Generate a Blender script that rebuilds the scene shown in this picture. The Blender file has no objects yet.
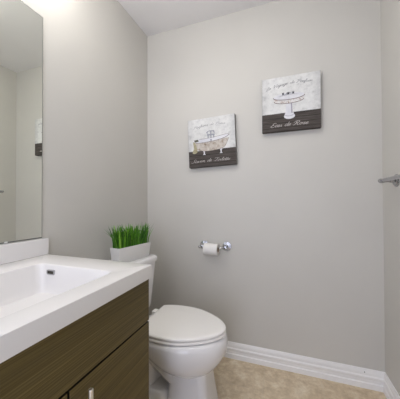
import bpy, bmesh, math, random
from mathutils import Vector, Matrix
from mathutils.noise import noise as pnoise

S = bpy.context.scene
COL = S.collection
random.seed(7)

# ---------------------------------------------------------------- camera
CAM = (1.0362, 0.0, 1.0891)
YAW, PITCH, ROLL, FPX = 19.6406, 0.7088, -0.2004, 235.016
y_, t_, r_ = (math.radians(v) for v in (YAW, PITCH, ROLL))
F = Vector((-math.sin(y_)*math.cos(t_), math.cos(y_)*math.cos(t_), math.sin(t_)))
R = Vector((math.cos(y_), math.sin(y_), 0)); U = R.cross(F)
Rc = math.cos(r_)*R + math.sin(r_)*U
Uc = math.cos(r_)*U - math.sin(r_)*R
cd = bpy.data.cameras.new('camera'); cam = bpy.data.objects.new('camera', cd); COL.objects.link(cam)
cam.matrix_world = Matrix(((Rc.x, Uc.x, -F.x, CAM[0]), (Rc.y, Uc.y, -F.y, CAM[1]), (Rc.z, Uc.z, -F.z, CAM[2]), (0, 0, 0, 1)))
cd.sensor_fit = 'HORIZONTAL'; cd.sensor_width = 36; cd.lens = FPX*36/400; cd.clip_start = 0.02
S.camera = cam

# ---------------------------------------------------------------- world, lights, exposure
WORLD_COL, WORLD_STR = (0.75, 0.85, 1.0), 0.12
DOOR_COL, DOOR_W = (0.77, 0.81, 1.0), 16.5
GLOBE_COL, GLOBE_STR = (1.0, 0.965, 0.925), 28.0
CEIL_FILL_COL, CEIL_FILL_STR = (1.0, 0.99, 0.95), 13.5  # added overhead fill, no lamp seen there
w = bpy.data.worlds.new('world'); S.world = w; w.use_nodes = True
bg = w.node_tree.nodes['Background']
bg.inputs['Color'].default_value = (*WORLD_COL, 1); bg.inputs['Strength'].default_value = WORLD_STR

def area(name, loc, rot, sx, sy, col, power):
    l = bpy.data.lights.new(name, 'AREA'); l.shape = 'RECTANGLE'; l.size = sx; l.size_y = sy
    l.color = col; l.energy = power
    o = bpy.data.objects.new(name, l); COL.objects.link(o); o.location = loc; o.rotation_euler = rot
    return o
area('hallway_daylight', (0.60, -0.62, 1.02), (math.radians(90), 0, 0), 0.96, 2.0, DOOR_COL, DOOR_W)

vs = S.view_settings
vs.view_transform = 'Standard'; vs.look = 'None'; vs.gamma = 1; vs.use_curve_mapping = False
vs.exposure = 0.24

# ---------------------------------------------------------------- materials
def mat(name, col, rough=0.5, metal=0.0, spec=0.5, coat=0.0):
    m = bpy.data.materials.new(name); m.use_nodes = True
    b = m.node_tree.nodes['Principled BSDF']
    b.inputs['Base Color'].default_value = (*col, 1); b.inputs['Roughness'].default_value = rough
    b.inputs['Metallic'].default_value = metal; b.inputs['Specular IOR Level'].default_value = spec
    b.inputs['Coat Weight'].default_value = coat
    return m

class NT:
    def __init__(s, m): s.t = m.node_tree; s.b = s.t.nodes['Principled BSDF']
    def n(s, k, **kw):
        o = s.t.nodes.new(k)
        for a, v in kw.items(): setattr(o, a, v)
        return o
    def l(s, a, b): s.t.links.new(a, b)
    def coord(s, scale=(1, 1, 1)):
        c = s.n('ShaderNodeTexCoord'); mp = s.n('ShaderNodeMapping'); mp.inputs['Scale'].default_value = scale
        s.l(c.outputs['Object'], mp.inputs['Vector']); return mp.outputs[0]
    def noise(s, vec, scale, detail=4, rough=0.5):
        o = s.n('ShaderNodeTexNoise'); o.inputs['Scale'].default_value = scale
        o.inputs['Detail'].default_value = detail; o.inputs['Roughness'].default_value = rough
        s.l(vec, o.inputs['Vector']); return o.outputs[0]
    def ramp(s, fac, stops):
        o = s.n('ShaderNodeValToRGB'); e = o.color_ramp.elements
        while len(e) < len(stops): e.new(0.5)
        for q, (p, c) in zip(e, stops): q.position = p; q.color = (*c, 1)
        s.l(fac, o.inputs[0]); return o.outputs[0]
    def mix(s, fac, a, b, mode='MIX'):
        o = s.n('ShaderNodeMix', data_type='RGBA', blend_type=mode)
        for v, i in ((fac, 0), (a, 6), (b, 7)):
            if hasattr(v, 'is_linked'): s.l(v, o.inputs[i])
            elif i == 0: o.inputs[0].default_value = v
            else: o.inputs[i].default_value = (*v, 1)
        return o.outputs[2]
    def math(s, op, a, b=0.0):
        o = s.n('ShaderNodeMath', operation=op)
        for v, i in ((a, 0), (b, 1)):
            if hasattr(v, 'is_linked'): s.l(v, o.inputs[i])
            else: o.inputs[i].default_value = v
        return o.outputs[0]
    def bump(s, h, strength, dist=0.001):
        o = s.n('ShaderNodeBump'); o.inputs['Strength'].default_value = strength; o.inputs['Distance'].default_value = dist
        s.l(h, o.inputs['Height']); s.l(o.outputs[0], s.b.inputs['Normal'])

def paint(name, col, rough=0.55):
    m = mat(name, col, rough, spec=0.35); t = NT(m); v = t.coord()
    n = t.noise(v, 3.0, 3)
    t.l(t.ramp(n, [(0.3, tuple(c*0.985 for c in col)), (0.7, tuple(min(1, c*1.015) for c in col))]), t.b.inputs['Base Color'])
    t.bump(t.noise(v, 260, 2), 0.12, 0.0006)
    return m

M = {}
M['wall'] = paint('greige_wall_paint', (0.595, 0.578, 0.537), 0.5)
M['ceiling'] = paint('ceiling_paint', (0.80, 0.785, 0.775), 0.8)
M['trim'] = mat('white_trim_paint', (0.87, 0.86, 0.85), 0.35)
M['porcelain'] = mat('white_porcelain', (0.81, 0.80, 0.80), 0.12, coat=0.3)
M['seat'] = mat('white_seat_plastic', (0.95, 0.93, 0.90), 0.22)
M['solid'] = mat('white_cultured_marble', (0.77, 0.75, 0.735), 0.25)
M['chrome'] = mat('chrome', (0.46, 0.46, 0.47), 0.16, 1.0)
M['nickel'] = mat('brushed_nickel', (0.85, 0.82, 0.76), 0.35, 1.0)
M['darkhole'] = mat('dark_opening', (0.02, 0.017, 0.01), 0.6)
M['mirror'] = mat('mirror_silver', (0.86, 0.875, 0.805), 0.005, 1.0)
M['mirror_edge'] = mat('mirror_edge', (0.10, 0.12, 0.11), 0.3)  # dark colour stands in for the dark reflection in the polished bevel
M['paper'] = mat('toilet_paper', (0.82, 0.80, 0.77), 0.9, spec=0.1)
M['cardboard'] = mat('cardboard_core', (0.33, 0.22, 0.13), 0.8)
M['pot'] = mat('white_ceramic_pot', (0.74, 0.73, 0.71), 0.35)
M['moss'] = mat('dark_moss', (0.02, 0.05, 0.01), 0.9)
M['hard'] = mat('clear_plastic_clip', (0.75, 0.76, 0.74), 0.2)
M['plate'] = mat('lamp_metal', (0.6, 0.6, 0.6), 0.25, 1.0)

m = mat('lit_glass_globe', (0.9, 0.9, 0.9)); t = NT(m)
t.b.inputs['Emission Color'].default_value = (*GLOBE_COL, 1); t.b.inputs['Emission Strength'].default_value = GLOBE_STR
M['globe'] = m
m = mat('fill_glow', (0.9, 0.9, 0.9)); t = NT(m)
t.b.inputs['Emission Color'].default_value = (*CEIL_FILL_COL, 1); t.b.inputs['Emission Strength'].default_value = CEIL_FILL_STR
M['fill_diffuser'] = m

# floor tile
m = mat('beige_stone_tile', (0.5, 0.4, 0.28), 0.4); t = NT(m); v = t.coord()
n1 = t.noise(v, 13, 7, 0.72); n2 = t.noise(v, 38, 5, 0.7); n3 = t.noise(v, 3.2, 2)
c1 = t.ramp(n1, [(0.30, (0.45, 0.335, 0.20)), (0.5, (0.72, 0.585, 0.405)), (0.66, (0.92, 0.84, 0.68))])
c2 = t.ramp(n2, [(0.35, (0.72, 0.66, 0.58)), (0.6, (1, 1, 1))])
c = t.mix(0.75, c1, c2, 'MULTIPLY')
c = t.mix(0.30, c, t.ramp(n3, [(0.35, (0.54, 0.43, 0.28)), (0.65, (0.82, 0.71, 0.54))]))
sp = t.n('ShaderNodeSeparateXYZ'); t.l(v, sp.inputs[0])
def line(out, off, size):
    a = t.math('FRACT', t.math('DIVIDE', t.math('SUBTRACT', out, off), size))
    a = t.math('ABSOLUTE', t.math('SUBTRACT', a, 0.5))
    return t.math('GREATER_THAN', a, 0.5 - 0.0022/size)
g = t.math('MAXIMUM', line(sp.outputs[0], 0.912, 0.33), line(sp.outputs[1], 1.405, 0.33))
c = t.mix(t.math('MULTIPLY', g, 0.3), c, (0.66, 0.58, 0.46))
t.l(c, t.b.inputs['Base Color']); t.bump(t.math('SUBTRACT', t.math('MULTIPLY', n2, 0.3), g), 0.3, 0.001)
M['tile'] = m

# vanity wood: fine horizontal grain along y
m = mat('dark_grained_wood', (0.1, 0.07, 0.03), 0.48, spec=0.3); t = NT(m)
g1 = t.noise(t.coord((60, 1.6, 330)), 1.0, 5, 0.7); g2 = t.noise(t.coord((12, 0.7, 40)), 1.0, 3)
c = t.ramp(g1, [(0.28, (0.058, 0.040, 0.010)), (0.5, (0.108, 0.078, 0.023)), (0.72, (0.19, 0.143, 0.055))])
c = t.mix(0.5, c, t.ramp(g2, [(0.3, (0.6, 0.6, 0.6)), (0.7, (1.15, 1.12, 1.05))]), 'MULTIPLY')
v = t.n('ShaderNodeTexVoronoi'); v.inputs['Scale'].default_value = 16; t.l(t.coord(), v.inputs['Vector'])
c = t.mix(t.math('LESS_THAN', v.outputs[0], 0.018), c, (0.35, 0.30, 0.22))
t.l(c, t.b.inputs['Base Color']); t.bump(g1, 0.25, 0.0006)
M['wood'] = m
M['gap_shade'] = mat('painted_gap_shade', (0.012, 0.010, 0.007), 0.6, spec=0.2)  # near-black colour painting in the shade of the door and drawer gaps

# grass
m = mat('grass_green', (0.05, 0.2, 0.01), 0.45); t = NT(m)
at = t.n('ShaderNodeVertexColor'); at.layer_name = 'tint'
t.l(t.ramp(at.outputs[0], [(0.0, (0.028, 0.12, 0.007)), (0.5, (0.13, 0.40, 0.018)), (1.0, (0.28, 0.58, 0.05))]), t.b.inputs['Base Color'])
M['grass'] = m

# canvas print: white plaster above, dark boards below (split at local z = band)
def canvas_mat(name, band, half):
    m = mat(name, (0.8, 0.8, 0.8), 0.75, spec=0.2); t = NT(m); v = t.coord()
    sp = t.n('ShaderNodeSeparateXYZ'); t.l(v, sp.inputs[0])
    n = t.noise(v, 26, 7, 0.72); n2 = t.noise(v, 9, 3)
    white = t.ramp(n, [(0.32, (0.36, 0.36, 0.355)), (0.45, (0.63, 0.63, 0.615)), (0.60, (0.74, 0.74, 0.72))])
    white = t.mix(0.35, white, t.ramp(n2, [(0.4, (0.74, 0.74, 0.72)), (0.6, (0.86, 0.86, 0.85))]))
    ax = t.math('ABSOLUTE', sp.outputs[0]); edge = t.math('MULTIPLY', t.math('SUBTRACT', ax, half-0.05), 20)
    edge = t.math('MULTIPLY', t.math('MAXIMUM', edge, 0.0), t.math('SUBTRACT', 1.0, n))
    white = t.mix(t.math('MINIMUM', edge, 0.55), white, (0.42, 0.42, 0.42))
    g = t.noise(t.coord((7, 1, 150)), 1.0, 5, 0.7)
    dark = t.ramp(g, [(0.3, (0.040, 0.033, 0.029)), (0.52, (0.082, 0.070, 0.063)), (0.75, (0.16, 0.142, 0.13))])
    pl = t.math('FRACT', t.math('MULTIPLY', t.math('SUBTRACT', sp.outputs[2], band), 32))
    dark = t.mix(t.math('GREATER_THAN', pl, 0.93), dark, (0.015, 0.012, 0.010))
    c = t.mix(t.math('LESS_THAN', sp.outputs[2], band), white, dark)
    c = t.mix(t.math('GREATER_THAN', ax, half-0.0012), c, (0.14, 0.14, 0.135))
    t.l(c, t.b.inputs['Base Color']); return m

def noisy(name, stops, scale, detail=5):
    m = mat(name, (0.5, 0.5, 0.5), 0.75, spec=0.2); t = NT(m)
    t.l(t.ramp(t.noise(t.coord(), scale, detail, 0.7), stops), t.b.inputs['Base Color']); return m
M['p_body'] = noisy('painted_worn_enamel', [(0.30, (0.26, 0.20, 0.15)), (0.43, (0.47, 0.41, 0.35)), (0.60, (0.62, 0.58, 0.53))], 38)
M['p_apron'] = noisy('painted_worn_apron', [(0.33, (0.26, 0.17, 0.12)), (0.43, (0.60, 0.53, 0.49)), (0.52, (0.74, 0.73, 0.72))], 60)
M['p_white'] = noisy('painted_lavender_white', [(0.3, (0.62, 0.62, 0.66)), (0.7, (0.78, 0.78, 0.80))], 18)
M['p_shade'] = mat('painted_grey', (0.36, 0.35, 0.40), 0.75)
M['p_dark'] = mat('painted_charcoal', (0.055, 0.055, 0.065), 0.7)
M['p_steel'] = mat('painted_steel', (0.33, 0.34, 0.38), 0.7)
M['p_towel'] = noisy('painted_towel', [(0.3, (0.27, 0.24, 0.13)), (0.7, (0.55, 0.51, 0.36))], 40)
M['p_line'] = mat('painted_brown_line', (0.14, 0.10, 0.085), 0.7)
M['p_soap'] = mat('painted_olive', (0.10, 0.095, 0.06), 0.7)
M['ink'] = mat('grey_ink', (0.30, 0.30, 0.31), 0.8)
M['chalk'] = mat('cream_ink', (0.56, 0.53, 0.50), 0.8)

# ---------------------------------------------------------------- mesh helpers
def link(name, bm, mats, parent=None, smooth=None, loc=None):
    me = bpy.data.meshes.new(name)
    bmesh.ops.recalc_face_normals(bm, faces=bm.faces)
    bm.to_mesh(me); bm.free()
    for mm in (mats if isinstance(mats, (list, tuple)) else [mats]): me.materials.append(mm)
    if smooth is not None:
        me.polygons.foreach_set('use_smooth', [True]*len(me.polygons))
        me.set_sharp_from_angle(angle=math.radians(smooth))
    o = bpy.data.objects.new(name, me); COL.objects.link(o)
    if parent: o.parent = parent
    if loc: o.location = loc
    return o

def tag(o, label, cat, group=None):
    o['label'] = label; o['category'] = cat
    if group: o['group'] = group
    return o
def thing(name, label, cat, loc=(0, 0, 0), group=None):
    o = bpy.data.objects.new(name, None); COL.objects.link(o); o.location = loc; o.empty_display_size = 0.05
    return tag(o, label, cat, group)
def struct(name, bm, mats, **k):
    o = link(name, bm, mats, **k); o['kind'] = 'structure'; return o

def box(bm, a, b, bev=0.0, seg=2, mi=0):
    r = bmesh.ops.create_cube(bm, size=1.0)
    for v in r['verts']:
        v.co = Vector(((a[i]+b[i])/2 + v.co[i]*(b[i]-a[i]) for i in range(3)))
    vs_ = r['verts']; es = {e for v in vs_ for e in v.link_edges}
    if bev > 0:
        rr = bmesh.ops.bevel(bm, geom=list(es), offset=bev, segments=seg, affect='EDGES', profile=0.5)
        for f in rr['faces']: f.material_index = mi
    for f in bm.faces:
        pass
    return bm
def B(a, b, bev=0.0, seg=2):
    return box(bmesh.new(), a, b, bev, seg)

def loft(bm, loops, cap0=True, cap1=True, mi=0):
    rows = [[bm.verts.new(p) for p in lp] for lp in loops]
    n = len(rows[0])
    for A, Bq in zip(rows, rows[1:]):
        for i in range(n):
            f = bm.faces.new((A[i], A[(i+1) % n], Bq[(i+1) % n], Bq[i])); f.material_index = mi
    if cap0: bm.faces.new(rows[0][::-1]).material_index = mi
    if cap1: bm.faces.new(rows[-1]).material_index = mi
    return rows

def rrect(x0, x1, y0, y1, r, z, n=6):
    pts = []
    for cx, cy, a0 in ((x1-r, y1-r, 0), (x0+r, y1-r, 90), (x0+r, y0+r, 180), (x1-r, y0+r, 270)):
        for k in range(n+1):
            a = math.radians(a0 + 90*k/n); pts.append(Vector((cx+r*math.cos(a), cy+r*math.sin(a), z)))
    return pts

def tube(bm, pts, rad, n=14, caps=True, mi=0):
    pts = [Vector(p) for p in pts]; rads = rad if isinstance(rad, (list, tuple)) else [rad]*len(pts)
    loops = []; up = None
    for i, p in enumerate(pts):
        d = (pts[min(i+1, len(pts)-1)] - pts[max(i-1, 0)]).normalized()
        if up is None:
            up = Vector((0, 0, 1)) if abs(d.z) < 0.9 else Vector((1, 0, 0))
        s = d.cross(up).normalized(); up = s.cross(d).normalized()
        loops.append([p + rads[i]*(math.cos(2*math.pi*k/n)*s + math.sin(2*math.pi*k/n)*up) for k in range(n)])
    loft(bm, loops, caps, caps, mi)
    return bm

def lathe_x(bm, prof, cy, cz, axis='x', n=28, cx=0.0, mi=0):
    """prof: (distance along axis, radius)"""
    loops = []
    for d, rr in prof:
        lp = []
        for k in range(n):
            a = 2*math.pi*k/n; u, v = rr*math.cos(a), rr*math.sin(a)
            lp.append(Vector((d, cy+u, cz+v)) if axis == 'x' else Vector((cx+u, d, cz+v)) if axis == 'y' else Vector((cx+u, cy+v, d)))
        loops.append(lp)
    loft(bm, loops, True, True, mi)
    return bm

def spline(pts, sub=6):
    P = [Vector(p) for p in pts]; out = []
    for i in range(len(P)-1):
        p0, p1, p2, p3 = P[max(i-1, 0)], P[i], P[i+1], P[min(i+2, len(P)-1)]
        for k in range(sub):
            t = k/sub
            out.append(0.5*((2*p1) + (p2-p0)*t + (2*p0-5*p1+4*p2-p3)*t*t + (3*p1-p0-3*p2+p3)*t**3))
    out.append(P[-1]); return out

# ---------------------------------------------------------------- room shell
W, BK, H, FR = 1.5793, 1.6436, 2.44, -0.50
T = 0.10
struct('floor', B((-T, FR-T, -0.08), (W+T, BK+T, 0)), M['tile'])
struct('ceiling', B((-T, FR-T, H), (W+T, BK+T, H+0.08)), M['ceiling'])
struct('wall_left', B((-T, FR-T, 0), (0, BK+T, H)), M['wall'])
struct('wall_back', B((0, BK, 0), (W, BK+T, H)), M['wall'])
struct('wall_right', B((W, FR-T, 0), (W+T, BK+T, H)), M['wall'])
bm = bmesh.new()
box(bm, (0, FR-T, 0), (0.10, FR, H)); box(bm, (1.10, FR-T, 0), (W, FR, H)); box(bm, (0.10, FR-T, 2.05), (1.10, FR, H))
struct('wall_front', bm, M['wall'])

PROF = [(0, 0), (0.016, 0), (0.016, 0.030), (0.0115, 0.035), (0.0115, 0.054), (0.0150, 0.059), (0.0150, 0.068),
        (0.0095, 0.074), (0.0095, 0.088), (0.0075, 0.098), (0.004, 0.108), (0, 0.108)]
def baseboard(name, p0, p1, nrm, m0, m1, extra=None):
    """p0 -> p1 along the wall foot, nrm into the room; m0/m1 mitre signs"""
    bm = bmesh.new(); p0, p1, nrm = Vector(p0), Vector(p1), Vector(nrm); d = (p1-p0).normalized()
    lo = [[p0 + nrm*a + Vector((0, 0, z)) + d*(a*m0) for a, z in PROF], [p1 + nrm*a + Vector((0, 0, z)) - d*(a*m1) for a, z in PROF]]
    loft(bm, lo)
    if extra:
        n0 = len(bm.faces); r = bmesh.ops.create_uvsphere(bm, u_segments=10, v_segments=6, radius=0.0028, matrix=Matrix.Translation(extra))
        for v in r['verts']:
            for f in v.link_faces: f.material_index = 1
    return struct(name, bm, [M['trim'], M['darkhole']])
baseboard('baseboard_back', (0, BK, 0), (W, BK, 0), (0, -1, 0), 1, 1, (1.475, BK-0.0090, 0.090))
baseboard('baseboard_right', (W, BK, 0), (W, FR, 0), (-1, 0, 0), 1, 0)
baseboard('baseboard_left', (0, 0.79, 0), (0, BK, 0), (1, 0, 0), 0, 1)

# ---------------------------------------------------------------- vanity cabinet
VY0, VY1, VX = 0.090, 0.775, 0.5535
cab = thing('vanity_cabinet', 'dark brown wood-grain vanity cabinet under the white sink top', 'cabinet', (0, 0, 0))
bm = bmesh.new()
zt = 0.8055
box(bm, (0.002, VY1-0.018, 0.0), (VX-0.019, VY1, zt), 0.0008, 1)
box(bm, (0.002, VY0, 0.0), (VX-0.019, VY0+0.018, zt), 0.0008, 1)
box(bm, (0.002, VY0+0.018, 0.0), (0.014, VY1-0.018, zt-0.06))
box(bm, (0.014, VY0+0.018, 0.085), (VX-0.019, VY1-0.018, 0.101))
box(bm, (VX-0.085, VY0+0.018, 0.0), (VX-0.070, VY1-0.018, 0.085))
link('carcass', bm, M['wood'], cab)
ZG = 0.6445; YG = 0.423
DF = link('drawer_front', B((VX-0.0185, VY0, ZG+0.0030), (VX, VY1, zt-0.001), 0.0008, 2), M['wood'], cab)
def paint_gap_shade(o):  # blackens the faces along the gaps so their shade is in the colour
    o.data.materials.append(M['gap_shade'])
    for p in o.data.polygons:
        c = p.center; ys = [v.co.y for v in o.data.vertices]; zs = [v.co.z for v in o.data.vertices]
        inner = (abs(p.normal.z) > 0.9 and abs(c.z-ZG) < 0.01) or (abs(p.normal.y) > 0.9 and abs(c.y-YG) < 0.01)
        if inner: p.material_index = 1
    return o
def handle(door, y):
    bm = bmesh.new(); x = VX+0.030
    lathe_x(bm, [(0.476, 0.0045), (0.477, 0.006), (0.628, 0.006), (0.6295, 0.0045)], y, 0, 'z', 18, x)
    for z in (0.500, 0.585): tube(bm, [(VX-0.0005, y, z), (x, y, z)], 0.0045, 12)
    return link('handle', bm, M['nickel'], door, 40)
d1 = link('door', B((VX-0.0185, YG+0.0030, 0.088), (VX, VY1, ZG-0.0030), 0.0008, 2), M['wood'], cab)
handle(d1, 0.461); paint_gap_shade(DF); paint_gap_shade(d1)
d2 = link('door', B((VX-0.0185, VY0, 0.088), (VX, YG-0.0030, ZG-0.0030), 0.0008, 2), M['wood'], cab)
handle(d2, 0.385); paint_gap_shade(d2)

# ---------------------------------------------------------------- vanity top with basin
TZ, TB, TX, TY0, TY1 = 0.8547, 0.8068, 0.5640, 0.080, 0.7815
top = thing('vanity_sink_top', 'white one-piece sink top with rectangular basin and backsplash', 'sink', (0, 0, 0))
BX0, BX1, BY0, BY1 = 0.140, 0.487, 0.205, 0.657
bm = bmesh.new()
outer = loft(bm, [rrect(0.001, TX, TY0, TY1, 0.004, TB), rrect(0.001, TX, TY0, TY1, 0.004, TZ-0.003),
                  rrect(0.0015, TX-0.0008, TY0+0.0008, TY1-0.0008, 0.004, TZ-0.0008), rrect(0.003, TX-0.003, TY0+0.003, TY1-0.003, 0.004, TZ)], False, False)
def bl(dx0, dx1, dy0, dy1, r, z): return rrect(BX0+dx0, BX1-dx1, BY0+dy0, BY1-dy1, r, z)
ins = []
for s, z in ((-0.006, TZ), (-0.003, TZ-0.0008), (-0.0005, TZ-0.003), (0.001, TZ-0.007)):
    ins.append(bl(s, s, s, s, 0.028, z))
D = 0.100
for k, (f, z) in enumerate(((0.35, 0.045), (0.62, 0.075), (0.78, 0.089), (0.90, 0.096), (1.0, D))):
    ins.append(bl(0.038*f, 0.036*f, 0.05*f, 0.022*f, 0.028, TZ-z))
ins.append(bl(0.058, 0.056, 0.070, 0.042, 0.02, TZ-D-0.001))
inner = loft(bm, ins, False, True)
shell = [rrect(BX0-0.010, BX1+0.010, BY0-0.010, BY1+0.010, 0.03, TB), rrect(BX0+0.01, BX1-0.01, BY0+0.01, BY1-0.01, 0.03, TZ-D-0.013)]
sh = loft(bm, shell, False, True)
def ring_edges(row): return [e for i in range(len(row)) for e in row[i].link_edges if e.other_vert(row[i]) is row[(i+1) % len(row)]]
bmesh.ops.triangle_fill(bm, use_beauty=True, edges=ring_edges(outer[-1]) + ring_edges(inner[0]))
bmesh.ops.triangle_fill(bm, use_beauty=True, edges=ring_edges(outer[0]) + ring_edges(sh[0]))
link('basin_slab', bm, M['solid'], top, 35)
link('backsplash', B((0.001, TY0, TZ+0.0002), (0.021, 0.7825, 0.9285), 0.002, 2), M['solid'], top)
# overflow slot on the far wall of the basin
bm = bmesh.new()
oy, oz, ox = 0.6520, 0.8265, 0.203
for mi, (hw, hh, y0, y1) in enumerate(((0.0200, 0.0090, oy-0.003, oy+0.012), (0.0140, 0.0050, oy-0.0038, oy+0.005))):
    lp = [[Vector((p.x+ox, y, p.y+oz)) for p in rrect(-hw, hw, -hh, hh, hh*0.6, 0, 5)] for y in (y1, y0)]
    loft(bm, lp, mi=mi)
link('overflow_slot', bm, [M['chrome'], M['darkhole']], top, 40)
bm = bmesh.new(); lathe_x(bm, [(TZ-D-0.004, 0.030), (TZ-D+0.002, 0.030), (TZ-D+0.003, 0.027), (TZ-D+0.001, 0.024), (TZ-D+0.004, 0.0)][:4], 0.36, 0, 'z', 28, 0.27)
link('drain', bm, M['chrome'], top, 40)

# ---------------------------------------------------------------- mirror
mir = thing('wall_mirror', 'large frameless mirror on the wall above the sink backsplash', 'mirror', (0, 0.42, 0.932))
MY1, MZ0, MZ1 = 0.763-0.42, 0.0, 1.9385-0.932
bm = bmesh.new()
def mrect(x, i): return [Vector((x, y, z)) for y, z in ((-0.34+i, MZ0+i), (MY1-i, MZ0+i), (MY1-i, MZ1-i), (-0.34+i, MZ1-i))]
loft(bm, [mrect(0.001, 0), mrect(0.0045, 0), mrect(0.0065, 0.0035)], mi=1)
for f in bm.faces:
    if min(v.co.x for v in f.verts) > 0.006: f.material_index = 0
link('glass', bm, [M['mirror'], M['mirror_edge']], mir)
bm = bmesh.new(); box(bm, (0.0066, 0.608-0.42, MZ0-0.001), (0.0090, 0.620-0.42, MZ0+0.006), 0.001, 2)
link('clip', bm, M['hard'], mir)

# ---------------------------------------------------------------- vanity light (above the mirror, gives the warm light)
vl = thing('vanity_light', 'three-globe vanity light on the wall above the mirror', 'lamp', (0, 0.33, 2.19))
link('backplate', B((0.0, -0.46, -0.045), (0.022, 0.46, 0.045), 0.004, 2), M['plate'], vl)
for dy in (-0.38, 0.0, 0.38):
    a = link('arm', tube(bmesh.new(), [(0.0215, dy, 0), (0.134, dy, 0)], 0.012, 14), M['plate'], vl, 40)
    bm = bmesh.new(); bmesh.ops.create_uvsphere(bm, u_segments=24, v_segments=14, radius=0.055, matrix=Matrix.Translation((0.185, dy, 0)))
    link('globe', bm, M['globe'], vl, 60)

# ---------------------------------------------------------------- added ceiling fill: an unseen glowing dome for more light from above
CLX, CLY = 0.85, 0.78
cl = thing('added_ceiling_fill', 'added round fill light on the ceiling, out of view', 'lamp', (CLX, CLY, H))
bm = bmesh.new(); lathe_x(bm, [(-0.022, 0.165), (-0.020, 0.170), (0, 0.170)], 0, 0, 'z', 36, 0)
link('rim', bm, M['plate'], cl, 40)
bm = bmesh.new(); lathe_x(bm, [(-0.085, 0.03), (-0.080, 0.075), (-0.065, 0.115), (-0.045, 0.142), (-0.0225, 0.155)], 0, 0, 'z', 36, 0)
link('fill_diffuser', bm, M['fill_diffuser'], cl, 60)

# ---------------------------------------------------------------- toilet
YC = 1.20
toi = thing('toilet', 'white two-piece toilet with closed lid beside the dark vanity', 'toilet', (0.45, YC, 0))
def tl(v): return Vector(v) - Vector((0.45, YC, 0))
def egg(x0, x1, hw, z, n=56, xm=None, p=2.0, pb=2.6):
    xm = x0 + 0.48*(x1-x0) if xm is None else xm
    out = []
    for k in range(n):
        a = 2*math.pi*k/n; c, s = math.cos(a), math.sin(a)
        e = p if c > 0 else pb
        ax = (x1-xm) if c > 0 else (xm-x0)
        out.append(tl((xm + ax*math.copysign(abs(c)**(2/e), c), YC + hw*math.copysign(abs(s)**(2/e), s), z)))
    return out
bm = bmesh.new()
bs = [(.398, .250, .726, .166, 2.6), (.396, .247, .735, .175, 2.6), (.388, .245, .746, .184, 2.6), (.370, .245, .752, .187, 2.6), (.345, .247, .754, .187, 2.5),
      (.315, .268, .748, .182, 2.4), (.285, .298, .734, .172, 2.3), (.255, .332, .714, .157, 2.2), (.228, .366, .690, .136, 2.1), (.206, .400, .662, .110, 2.1), (.195, .43, .64, .085, 2.1)]
loft(bm, [egg(a, b, h, z, pb=q, xm=a+0.5*(b-a)) for z, a, b, h, q in bs][::-1])
link('bowl', bm, M['porcelain'], toi, 70)
bm = bmesh.new()
ps = [(0, .440, .685, .108), (.02, .442, .682, .106), (.12, .452, .666, .097), (.24, .462, .655, .090), (.262, .465, .652, .088)]
loft(bm, [[tl((p.x, p.y, z)) for p in rrect(a, b, YC-h, YC+h, 0.040, z, 6)] for z, a, b, h in ps])
link('pedestal', bm, M['porcelain'], toi, 50)
bm = bmesh.new()
for pth, ry_, rz_ in (([(.50, 0, .150), (.45, 0, .180), (.38, 0, .230), (.31, 0, .262), (.255, 0, .225), (.235, 0, .14), (.235, 0, .05)], .094, .040),
                      ([(.325, 0, .05), (.325, 0, .12), (.322, 0, .18), (.30, 0, .245)], .086, .042)):
    path = spline(pth, 5); loops = []
    for i, p in enumerate(path):
        d = (path[min(i+1, len(path)-1)] - path[max(i-1, 0)]).normalized(); s_ = Vector((0, 1, 0)); u = d.cross(s_)
        lp = []
        for k in range(28):
            c, sn = math.cos(2*math.pi*k/28), math.sin(2*math.pi*k/28)
            lp.append(Vector((p.x-0.45, 0, p.z)) + ry_*math.copysign(abs(c)**.7, c)*s_ + rz_*math.copysign(abs(sn)**.7, sn)*u)
        loops.append(lp)
    loft(bm, loops)
link('trapway', bm, M['porcelain'], toi, 60)
bm = bmesh.new()
loft(bm, [[tl((p.x, p.y, z)) for p in rrect(a, b, YC-h, YC+h, 0.045, z, 6)] for z, a, b, h in
          ((0, .12, .455, .112), (.080, .122, .452, .110), (.094, .13, .446, .104), (.101, .145, .43, .090))])
link('base_foot', bm, M['porcelain'], toi, 50)

LID = [(.305, 0), (.305, .135), (.308, .145), (.316, .1535), (.36, .171), (.41, .181), (.47, .1835), (.53, .177), (.582, .161), (.64, .132), (.69, .097), (.722, .063), (.741, .030), (.747, 0)]
def lid_loop(off, z):
    half = spline([(x, y, 0) for x, y in LID], 5)
    full = [Vector((p.x, p.y, 0)) for p in half] + [Vector((p.x, -p.y, 0)) for p in half[-2:0:-1]]
    c = Vector((.53, 0, 0)); out = []
    for p in full:
        d = p-c; L = d.length
        q = c + d*((L-off)/L); out.append(tl((q.x, q.y+YC, z)))
    return out
bm = bmesh.new()
loft(bm, [lid_loop(o_, z) for o_, z in ((.030, .4200), (.004, .4200), (.001, .4212), (.0, .4250), (.0005, .4295), (.003, .4330), (.009, .4350), (.02, .4357))])
link('lid', bm, M['seat'], toi, 50)
bm = bmesh.new()
loft(bm, [lid_loop(o_, z) for o_, z in ((.030, .4015), (.005, .4015), (.001, .4030), (-.0005, .4060), (.0, .4120), (.002, .4145), (.006, .4157), (.030, .4160))])
link('seat', bm, M['seat'], toi, 50)
for sy in (-1, 1):
    bm = bmesh.new(); loft(bm, [[tl((p.x, p.y, z)) for p in rrect(.272, .3035, YC+sy*.075-.022, YC+sy*.075+.022, .008, z, 4)] for z in (.404, .424, .4265)])
    link('hinge', bm, M['seat'], toi, 40)
bm = bmesh.new()
tk = [(.388, .045, .195, .150, .05), (.396, .036, .208, .168, .05), (.43, .030, .214, .180, .045), (.58, .024, .222, .192, .04), (.7035, .020, .228, .202, .035)]
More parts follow.
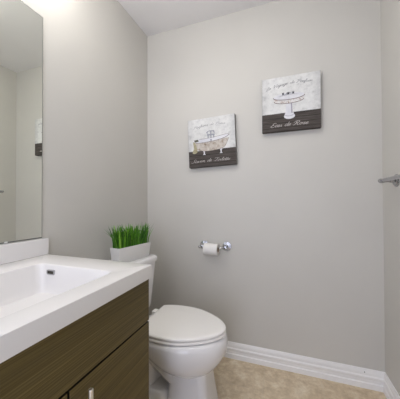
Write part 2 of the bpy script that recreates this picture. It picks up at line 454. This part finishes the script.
loft(bm, [[tl((p.x, p.y, z)) for p in rrect(a, b, YC-h, YC+h, r, z, 8)] for z, a, b, h, r in tk])
link('tank', bm, M['porcelain'], toi, 50)
bm = bmesh.new()
tl_ = [(.704, .016, .232, .206, .037), (.7055, .013, .237, .211, .04), (.724, .012, .239, .213, .04), (.733, .014, .236, .210, .04), (.738, .020, .229, .203, .036), (.740, .030, .218, .192, .03)]
loft(bm, [[tl((p.x, p.y, z)) for p in rrect(a, b, YC-h, YC+h, r, z, 8)] for z, a, b, h, r in tl_])
link('tank_lid', bm, M['porcelain'], toi, 50)
bm = bmesh.new(); tube(bm, [tl((.226, 1.06, .665)), tl((.243, 1.06, .665))], .009); tube(bm, [tl((.243, 1.05, .665)), tl((.247, 1.10, .66)), tl((.248, 1.125, .655))], [.006, .006, .005])
link('flush_lever', bm, M['chrome'], toi, 40)

# ---------------------------------------------------------------- planter of grass on the tank lid
pl = thing('potted_grass', 'artificial green grass in a white rectangular planter on the toilet tank', 'plant', (0.1545, 1.220, 0.7405))
pl.rotation_euler = (0, 0, math.radians(-9.0))
def pr(hx, hy, z): return rrect(-hx, hx, -hy, hy, 0.004, z, 3)
bm = bmesh.new()
loft(bm, [pr(.0300, .1240, 0), pr(.0310, .1250, .002), pr(.0385, .1335, .089), pr(.0380, .1330, .0905), pr(.0340, .1290, .0905), pr(.0325, .1275, .080)])
link('planter_box', bm, M['pot'], pl, 35)
bm = bmesh.new(); loft(bm, [pr(.032, .127, .070), pr(.032, .127, .079)]); link('moss', bm, M['moss'], pl)
bm = bmesh.new(); lay = bm.loops.layers.color.new('tint')
def blade(bx, by, h, lean, ld, wdt, tint, face):
    d = Vector((math.cos(ld), math.sin(ld), 0)); s = Vector((math.cos(face), math.sin(face), 0)); n_ = Vector((-s.y, s.x, 0))
    rows = []; N = 6
    for i in range(N+1):
        t = i/N; c = Vector((bx, by, .076)) + Vector((0, 0, h*(t - 0.18*lean*t*t))) + d*(h*lean*t**2.1)
        wv = wdt*(1 - 0.25*t)*(1 if i < N else 0.06) * (1.0 - 0.72*max(0, t-0.55)/0.45)
        rows.append([bm.verts.new(c - s*wv), bm.verts.new(c + n_*wv*0.45), bm.verts.new(c + s*wv), bm.verts.new(c - n_*wv*0.12)])
    for i, (a, b) in enumerate(zip(rows, rows[1:])):
        for q in range(4):
            f = bm.faces.new((a[q], a[(q+1) % 4], b[(q+1) % 4], b[q])); f.smooth = True
            for lp in f.loops: lp[lay] = (tint, tint, tint, 1)
    bm.faces.new(rows[-1])
for i in range(260):
    bx = random.uniform(-.030, .030); by = random.uniform(-.124, .124)
    ld = math.atan2(by*0.45 + random.gauss(0, .03), bx + random.gauss(0, .03))
    lean = min(0.55, abs(random.gauss(0.14, 0.16)))
    tint = min(1, max(0, random.gauss(0.5, 0.28)))
    blade(bx, by, random.uniform(.106, .152), lean, ld, random.uniform(.0030, .0050), tint, random.uniform(0, math.pi))
for by, ln, h in ((-.122, .72, .138), (-.120, .58, .148), (-.116, .5, .14), (-.112, .42, .13), (.122, .30, .115), (.118, .22, .13)):
    blade(random.uniform(-.015, .02), by, h, ln, math.atan2(by, 0.01), .003, 0.5, 0.4)
link('grass_blades', bm, M['grass'], pl)

# ---------------------------------------------------------------- wall-mounted bar hardware
def rosette(bm, base, n_, rad=0.0325):
    """stepped round flange plus post; base on wall, n_ = unit outwards"""
    b = Vector(base); n_ = Vector(n_); q = n_.to_track_quat('Z', 'Y').to_matrix()
    prof = [(0.0, rad), (.004, rad), (.006, rad*.95), (.007, rad*.80), (.010, rad*.78), (.012, rad*.72), (.0135, rad*.50), (.018, rad*.36), (.030, rad*.30)]
    loops = [[b + q @ Vector((r_*math.cos(2*math.pi*k/28), r_*math.sin(2*math.pi*k/28), d)) for k in range(28)] for d, r_ in prof]
    loft(bm, loops)
    return bm
def post(bm, base, n_, L, rad=0.0085):
    b = Vector(base); n_ = Vector(n_)
    tube(bm, [b+n_*.029, b+n_*(L-.012), b+n_*L, b+n_*(L+.012), b+n_*(L+.0135)], [rad*.95, rad, rad*1.35, rad*1.35, rad*.9], 18)
    return bm
def bar_holder(t, pts, n_, L, ends, rad):
    o = Vector(t.location)
    for p in pts:
        link('rosette', rosette(bmesh.new(), Vector(p)-o, n_), M['chrome'], t, 30)
        link('post', post(bmesh.new(), Vector(p)-o, n_, L), M['chrome'], t, 40)
    a, b = (Vector(e)-o for e in ends); d = (b-a).normalized()
    bm = bmesh.new()
    tube(bm, [a-d*.004, a-d*.003, a, a+d*.006, a+d*.008, a+d*.012, b-d*.012, b-d*.008, b-d*.006, b, b+d*.003, b+d*.004],
         [rad*.5, rad*1.1, rad*1.35, rad*1.35, rad*1.1, rad, rad, rad*1.1, rad*1.35, rad*1.35, rad*1.1, rad*.5], 16)
    link('bar', bm, M['chrome'], t, 40)
tp = thing('toilet_paper_holder', 'chrome toilet paper holder bar on the back wall right of the toilet', 'toilet paper holder', (0.565, BK, 0.776))
bar_holder(tp, [(0.484, BK-.0005, .776), (0.652, BK-.0005, .776)], (0, -1, 0), 0.056, [(0.462, BK-.057, .772), (0.668, BK-.057, .772)], 0.0068)

roll = thing('toilet_paper_roll', 'white toilet paper roll hanging on the chrome wall holder', 'toilet paper', (0.5525, BK-.057, 0.7597))
bm = bmesh.new()
R0, R1, HL = 0.0405, 0.0210, 0.0495
n = 40; loops = []
for x, r_ in ((-HL, R1), (-HL, R0-.001), (-HL+.001, R0), (HL-.001, R0), (HL, R0-.001), (HL, R1)):
    loops.append([Vector((x, r_*math.cos(2*math.pi*k/n), r_*math.sin(2*math.pi*k/n))) for k in range(n)])
loft(bm, loops + [loops[0]], False, False)
bmesh.ops.remove_doubles(bm, verts=bm.verts, dist=1e-6)
# loose end of the paper down the front
link('paper', bm, M['paper'], roll, 40)
bm = bmesh.new()
lp = []
for x, r_ in ((-HL-.0005, R1-.0002), (HL+.0005, R1-.0002), (HL+.0005, R1-.0016), (-HL-.0005, R1-.0016)):
    lp.append([Vector((x, r_*math.cos(2*math.pi*k/n), r_*math.sin(2*math.pi*k/n))) for k in range(n)])
loft(bm, lp + [lp[0]], False, False); bmesh.ops.remove_doubles(bm, verts=bm.verts, dist=1e-6)
link('cardboard_core', bm, M['cardboard'], roll, 40)

tb = thing('towel_bar', 'chrome towel bar on the right wall at the picture edge', 'towel bar', (W, 1.2, 1.197))
bar_holder(tb, [(W-.0005, 1.462, 1.197), (W-.0005, 0.93, 1.197)], (-1, 0, 0), 0.062, [(W-.063, 1.487, 1.200), (W-.064, 0.902, 1.200)], 0.0084)

# ---------------------------------------------------------------- canvas prints
GL = {
 'a': (1.02, [[(.75,.8),(.45,1),(.1,.6),(.1,.2),(.35,0),(.65,.35),(.8,.95),(.75,.3),(.9,0),(1.12,.3)]]),
 'u': (1.0, [[(0,.5),(.2,1),(.13,.3),(.35,0),(.65,.4),(.75,1),(.7,.3),(.85,0),(1.1,.3)]]),
 'd': (1.02, [[(.75,.8),(.45,1),(.1,.6),(.1,.2),(.35,0),(.7,.5),(.85,2),(.75,.3),(.9,0),(1.12,.3)]]),
 'e': (.75, [[(0,.3),(.5,.6),(.55,.95),(.3,1),(.08,.6),(.12,.15),(.4,0),(.8,.3)]]),
 'o': (.92, [[(.4,1),(.1,.7),(.1,.2),(.35,0),(.65,.35),(.65,.8),(.4,1),(.55,.8),(.95,.85)]]),
 's': (.75, [[(0,.3),(.4,1.05),(.48,.55),(.5,.15),(.25,0),(.05,.12),(.4,.02),(.8,.3)]]),
 'v': (.92, [[(0,.7),(.15,1),(.25,.4),(.35,0),(.65,.5),(.7,1),(.65,.85),(.95,.85)]]),
 'n': (.95, [[(0,.6),(.15,1),(.1,0)], [(.1,.3),(.4,1),(.6,.9),(.55,.3),(.7,0),(.98,.3)]]),
 'm': (1.4, [[(0,.6),(.15,1),(.1,0)], [(.1,.3),(.38,1),(.52,.9),(.48,0)], [(.48,.3),(.8,1),(1.0,.9),(.95,.3),(1.1,0),(1.42,.3)]]),
 'i': (.5, [[(0,.4),(.15,1),(.1,.3),(.25,0),(.52,.3)], [(.22,1.38),(.26,1.52)]]),
 'l': (.5, [[(0,.3),(.45,1.5),(.4,2),(.2,1.7),(.12,.4),(.25,0),(.52,.3)]]),
 't': (.5, [[(0,.4),(.2,1.6),(.12,.3),(.28,0),(.52,.3)], [(-.1,1.05),(.45,1.12)]]),
 'r': (.72, [[(0,.4),(.15,1.05),(.3,.9),(.42,.85),(.35,.3),(.5,0),(.75,.3)]]),
 'f': (.55, [[(0,.3),(.45,1.4),(.4,2),(.2,1.5),(.1,-.6),(0,-1),(-.1,-.8),(.1,0),(.55,.3)]]),
 'g': (1.0, [[(.75,.8),(.45,1),(.1,.6),(.1,.2),(.35,0),(.65,.35),(.8,.95),(.7,-.4),(.4,-1),(.2,-.7),(.6,-.1),(1.05,.3)]]),
 'y': (1.0, [[(0,.6),(.15,1),(.13,.3),(.35,.05),(.65,.4),(.75,1),(.6,-.5),(.35,-1),(.2,-.7),(.6,-.1),(1.05,.3)]]),
 'E': (1.25, [[(1.2,1.7),(.9,2.05),(.4,1.8),(.4,1.2),(.8,1.05),(.3,.95),(.02,.4),(.4,-.02),(.9,.1),(1.3,.5)]]),
 'R': (1.6, [[(-.2,1.2),(.1,1.8),(.5,2),(.45,.6),(.1,0),(-.2,.15)], [(.3,1.7),(.7,2.05),(1.15,1.95),(1.25,1.5),(.9,1.1),(.5,1.05),(.8,.9),(1.0,.2),(1.3,0),(1.6,.3)]]),
 'P': (1.35, [[(.5,1.9),(.45,.6),(.1,0),(-.2,.2)], [(-.1,1.3),(.3,1.95),(1.1,2.0),(1.3,1.5),(.9,1.0),(.5,1.05)]]),
 'S': (1.25, [[(1.35,1.6),(1.15,2.05),(.7,1.9),(.6,1.5),(.9,1.0),(.8,.3),(.4,0),(-.1,.2),(0,.5)]]),
 'T': (1.3, [[(-.1,1.5),(.2,1.95),(.8,1.8),(1.55,2.05)], [(.9,1.85),(.8,.6),(.4,0),(.0,.2)]]),
 'L': (1.25, [[(.2,1.4),(.6,2.05),(.9,1.7),(.5,.6),(.1,.1),(.3,0),(.5,.2),(.9,0),(1.25,.3)]]),
 'V': (1.3, [[(-.1,1.5),(.25,2.0),(.45,1.2),(.5,0),(.9,1.2),(1.3,2.05),(1.55,1.8)]]),
 ' ': (.75, []),
}
def script(bm, text, x0, x1, base, xh, y, pen):
    """cursive strokes as thin raised ribbons; base(x) = baseline height"""
    tot = sum(GL[c][0] for c in text); sc = (x1-x0)/tot; px = 0.0
    for ch in text:
        adv, strokes = GL[ch]
        for st in strokes:
            pts = []
            for q in spline([(a, b, 0) for a, b in st], 5):
                X = x0 + (px + q.x + 0.32*q.y)*sc
                pts.append(Vector((X, y, base(X) + q.y*xh)))
            prev = None
            for i, p in enumerate(pts):
                d = pts[min(i+1, len(pts)-1)] - pts[max(i-1, 0)]
                if d.length < 1e-9: continue
                d.normalize(); nn = Vector((-d.z, 0, d.x))
                hw = pen*(0.55 + 0.65*abs(d.z if d.z < 0 else d.z*0.35))
                pair = (bm.verts.new(p + nn*hw), bm.verts.new(p - nn*hw), bm.verts.new(p - nn*hw + Vector((0, .0006, 0))), bm.verts.new(p + nn*hw + Vector((0, .0006, 0))))
                if prev:
                    for k in range(4): bm.faces.new((prev[k], prev[(k+1) % 4], pair[(k+1) % 4], pair[k]))
                else: bm.faces.new(pair)
                prev = pair
            if prev: bm.faces.new(prev[::-1])
        px += adv

def plate(bm, pts, y, mi, th=0.0005):
    """flat painted shape standing th proud of y (towards -y); pts = (x, z)"""
    a = [bm.verts.new((x, y-th, z)) for x, z in pts]; b = [bm.verts.new((x, y+.0002, z)) for x, z in pts]; n = len(pts)
    fs = [bm.faces.new(a), bm.faces.new(b[::-1])] + [bm.faces.new((a[i], a[(i+1) % n], b[(i+1) % n], b[i])) for i in range(n)]
    for f in fs: f.material_index = mi
def stroke(bm, pts, hw, y, mi):
    P_ = [Vector((x, 0, z)) for x, z in pts]; n = len(P_); L_, R_ = [], []
    for i in range(n):
        d = (P_[min(i+1, n-1)] - P_[max(i-1, 0)]).normalized(); nn = Vector((-d.z, 0, d.x))*hw
        a, b = P_[i]+nn, P_[i]-nn; L_.append((a.x, a.z)); R_.append((b.x, b.z))
    plate(bm, L_ + R_[::-1], y, mi, .0002)
def ell(cx, cz, a, b, n=32, t0=0, t1=360):
    return [(cx + a*math.cos(math.radians(t0+(t1-t0)*k/n)), cz + b*math.sin(math.radians(t0+(t1-t0)*k/n))) for k in range(n if t1-t0 == 360 else n+1)]

HS, DP = 0.1765, 0.034
def canvas(name, label, cx, cz, rot, band):
    t = thing(name, label, 'picture', (cx, BK-0.0005, cz), 'canvas bathroom prints on the back wall')
    t.rotation_euler = (0, math.radians(-rot), 0)
    link('canvas', B((-HS, -DP, -HS), (HS, 0, HS), 0.002, 2), canvas_mat(name+'_print', band, HS), t)
    return t
FY = -DP
def uv(u, v): return (-HS + 2*HS*u, HS - 2*HS*v)
MS = [M['p_white'], M['p_apron'], M['p_shade'], M['p_dark'], M['p_body'], M['p_steel'], M['p_towel'], M['p_soap'], M['chalk'], M['p_line']]

# right-hand print: pedestal sink
p1 = canvas('canvas_print', 'square canvas print of a pedestal sink, the higher of two wall pictures', 1.080, 1.7275, 0.0, HS-2*HS*.675)
bm = bmesh.new()
cx_, rz = uv(.472, .378); rx = 2*HS*.266; ry = 2*HS*.056
# column, foot
plate(bm, ell(*uv(.483, .742), 2*HS*.094, 2*HS*.052), FY, 0)
plate(bm, ell(*uv(.481, .705), 2*HS*.080, 2*HS*.038), FY-.0003, 2, .0003)
plate(bm, ell(*uv(.481, .698), 2*HS*.078, 2*HS*.036), FY-.0004, 0, .0004)
plate(bm, [uv(.42, .48), uv(.53, .48), uv(.528, .53), uv(.537, .70), uv(.415, .70), uv(.424, .53)], FY-.0006, 0, .0004)
plate(bm, [uv(.505, .50), uv(.529, .50), uv(.537, .69), uv(.515, .69)], FY-.0009, 2, .0002)
# apron
low = [(x, z-2*HS*.074) for x, z in ell(cx_, rz, rx*.95, ry, 32, 180, 360)]
hi = [(x, z) for x, z in ell(cx_, rz, rx, ry, 32, 360, 180)]
plate(bm, low + hi, FY-.0008, 1, .0004)
plate(bm, ell(cx_, rz-2*HS*.006, rx*1.01, ry*1.02), FY-.0012, 2, .0003)
plate(bm, ell(cx_, rz, rx, ry), FY-.0014, 0, .0004)
plate(bm, ell(cx_+.004, rz+.002, rx*.62, ry*.52), FY-.0017, 2, .0001)
plate(bm, ell(cx_+.004, rz+.000, rx*.60, ry*.48), FY-.0018, 0, .0002)
stroke(bm, low, .0016, FY-.0014, 9); stroke(bm, ell(cx_, rz-.002, rx, ry, 32, 175, 365), .0018, FY-.0019, 9)
for u in (.375, .465, .55):
    x, z = uv(u, .325)
    plate(bm, [(x-.006, z-.006), (x+.006, z-.006), (x+.004, z+.001), (x+.007, z+.008), (x-.001, z+.006), (x-.008, z+.008), (x-.004, z+.001)], FY-.0019, 3, .0003)
x, z = uv(.465, .325); plate(bm, [(x-.013, z-.001), (x+.013, z-.001), (x+.013, z+.003), (x-.013, z+.003)], FY-.0019, 3, .0003)
link('painted_sink', bm, MS, p1)
def arch(v0, v1, v2):
    def f(X):
        u = (X+HS)/(2*HS); v = v0*(1-u)*(1-2*u) + v1*4*u*(1-u) + v2*u*(2*u-1)
        return HS - 2*HS*v
    return f
bm = bmesh.new()
script(bm, 'Le Voyage de Parfum', -HS+2*HS*.07, HS-2*HS*.13, arch(.255, .155, .20), .0095, FY-.0007, .00105)
link('heading_lettering', bm, M['ink'], p1)
bm = bmesh.new()
script(bm, 'Eau de Rose', -HS+2*HS*.15, HS-2*HS*.21, arch(.93, .915, .925), .0125, FY-.0007, .0014)
link('caption_lettering', bm, M['chalk'], p1)

# left-hand print: claw-foot tub
p2 = canvas('canvas_print', 'square canvas print of a clawfoot bathtub, the lower of two wall pictures', 0.5485, 1.525, 2.0, HS-2*HS*.665)
bm = bmesh.new()
P = lambda *a: [uv(u, v) for u, v in a]
for u in (.345, .70):   # feet
    plate(bm, P((u-.03, .66), (u+.03, .66), (u+.015, .69), (u+.012, .735), (u+.032, .755), (u-.032, .755), (u-.012, .735), (u-.015, .69)), FY, 0)
plate(bm, [uv(q.x, q.y) for q in spline([(.13, .49, 0), (.16, .58, 0), (.22, .65, 0), (.40, .685, 0), (.62, .675, 0), (.76, .64, 0), (.82, .56, 0), (.865, .46, 0)], 4)] + P((.6, .47), (.35, .49)), FY-.0005, 4, .0004)
rim = [uv(q.x, q.y) for q in spline([(.12, .475, 0), (.25, .50, 0), (.45, .495, 0), (.65, .475, 0), (.80, .44, 0), (.88, .395, 0), (.84, .385, 0), (.65, .405, 0), (.45, .425, 0), (.25, .43, 0), (.13, .44, 0), (.11, .46, 0)], 4)]
plate(bm, [(x, z-.003) for x, z in rim], FY-.0009, 2, .0003)
plate(bm, rim, FY-.0012, 0, .0004)
plate(bm, P((.13, .435), (.22, .43), (.235, .47), (.15, .478)), FY-.0016, 7, .0003)
plate(bm, [uv(q.x, q.y) for q in spline([(.12, .46, 0), (.16, .50, 0), (.19, .60, 0), (.20, .68, 0), (.15, .715, 0), (.09, .695, 0), (.12, .61, 0), (.11, .50, 0)], 4)], FY-.0016, 6, .0004)
plate(bm, P((.48, .45), (.52, .45), (.515, .485), (.485, .485)), FY-.0016, 5, .0003)
stroke(bm, [uv(q.x, q.y) for q in spline([(.12, .478, 0), (.25, .503, 0), (.45, .498, 0), (.65, .478, 0), (.80, .443, 0), (.88, .397, 0)], 4)], .0014, FY-.0017, 9)
stroke(bm, [uv(q.x, q.y) for q in spline([(.88, .393, 0), (.84, .383, 0), (.65, .403, 0), (.45, .423, 0), (.25, .428, 0)], 4)], .0010, FY-.0017, 9)
stroke(bm, [uv(q.x, q.y) for q in spline([(.865, .46, 0), (.82, .56, 0), (.76, .64, 0), (.62, .675, 0), (.40, .685, 0), (.22, .65, 0)], 4)], .0010, FY-.0010, 9)
# tap and hand shower
for u in (.44, .50, .56): plate(bm, P((u-.014, .37), (u+.014, .37), (u+.010, .425), (u-.010, .425)), FY-.0016, 5, .0003)
plate(bm, P((.42, .345), (.58, .345), (.58, .372), (.42, .372)), FY-.0018, 5, .0003)
plate(bm, P((.40, .30), (.45, .275), (.46, .29), (.42, .315), (.45, .345), (.43, .35)), FY-.0018, 5, .0003)
plate(bm, P((.46, .27), (.57, .275), (.585, .33), (.565, .335), (.55, .292), (.46, .288)), FY-.0018, 5, .0003)
plate(bm, P((.485, .29), (.515, .29), (.512, .35), (.488, .35)), FY-.0018, 5, .0003)
link('painted_bathtub', bm, MS, p2)
bm = bmesh.new()
script(bm, 'Parfums de Paris', -HS+2*HS*.12, HS-2*HS*.20, arch(.235, .165, .215), .0085, FY-.0007, .0009)
link('heading_lettering', bm, M['ink'], p2)
bm = bmesh.new()
script(bm, 'Savon de Toilette', -HS+2*HS*.06, HS-2*HS*.13, arch(.91, .90, .91), .0110, FY-.0007, .0011)
link('caption_lettering', bm, M['chalk'], p2)
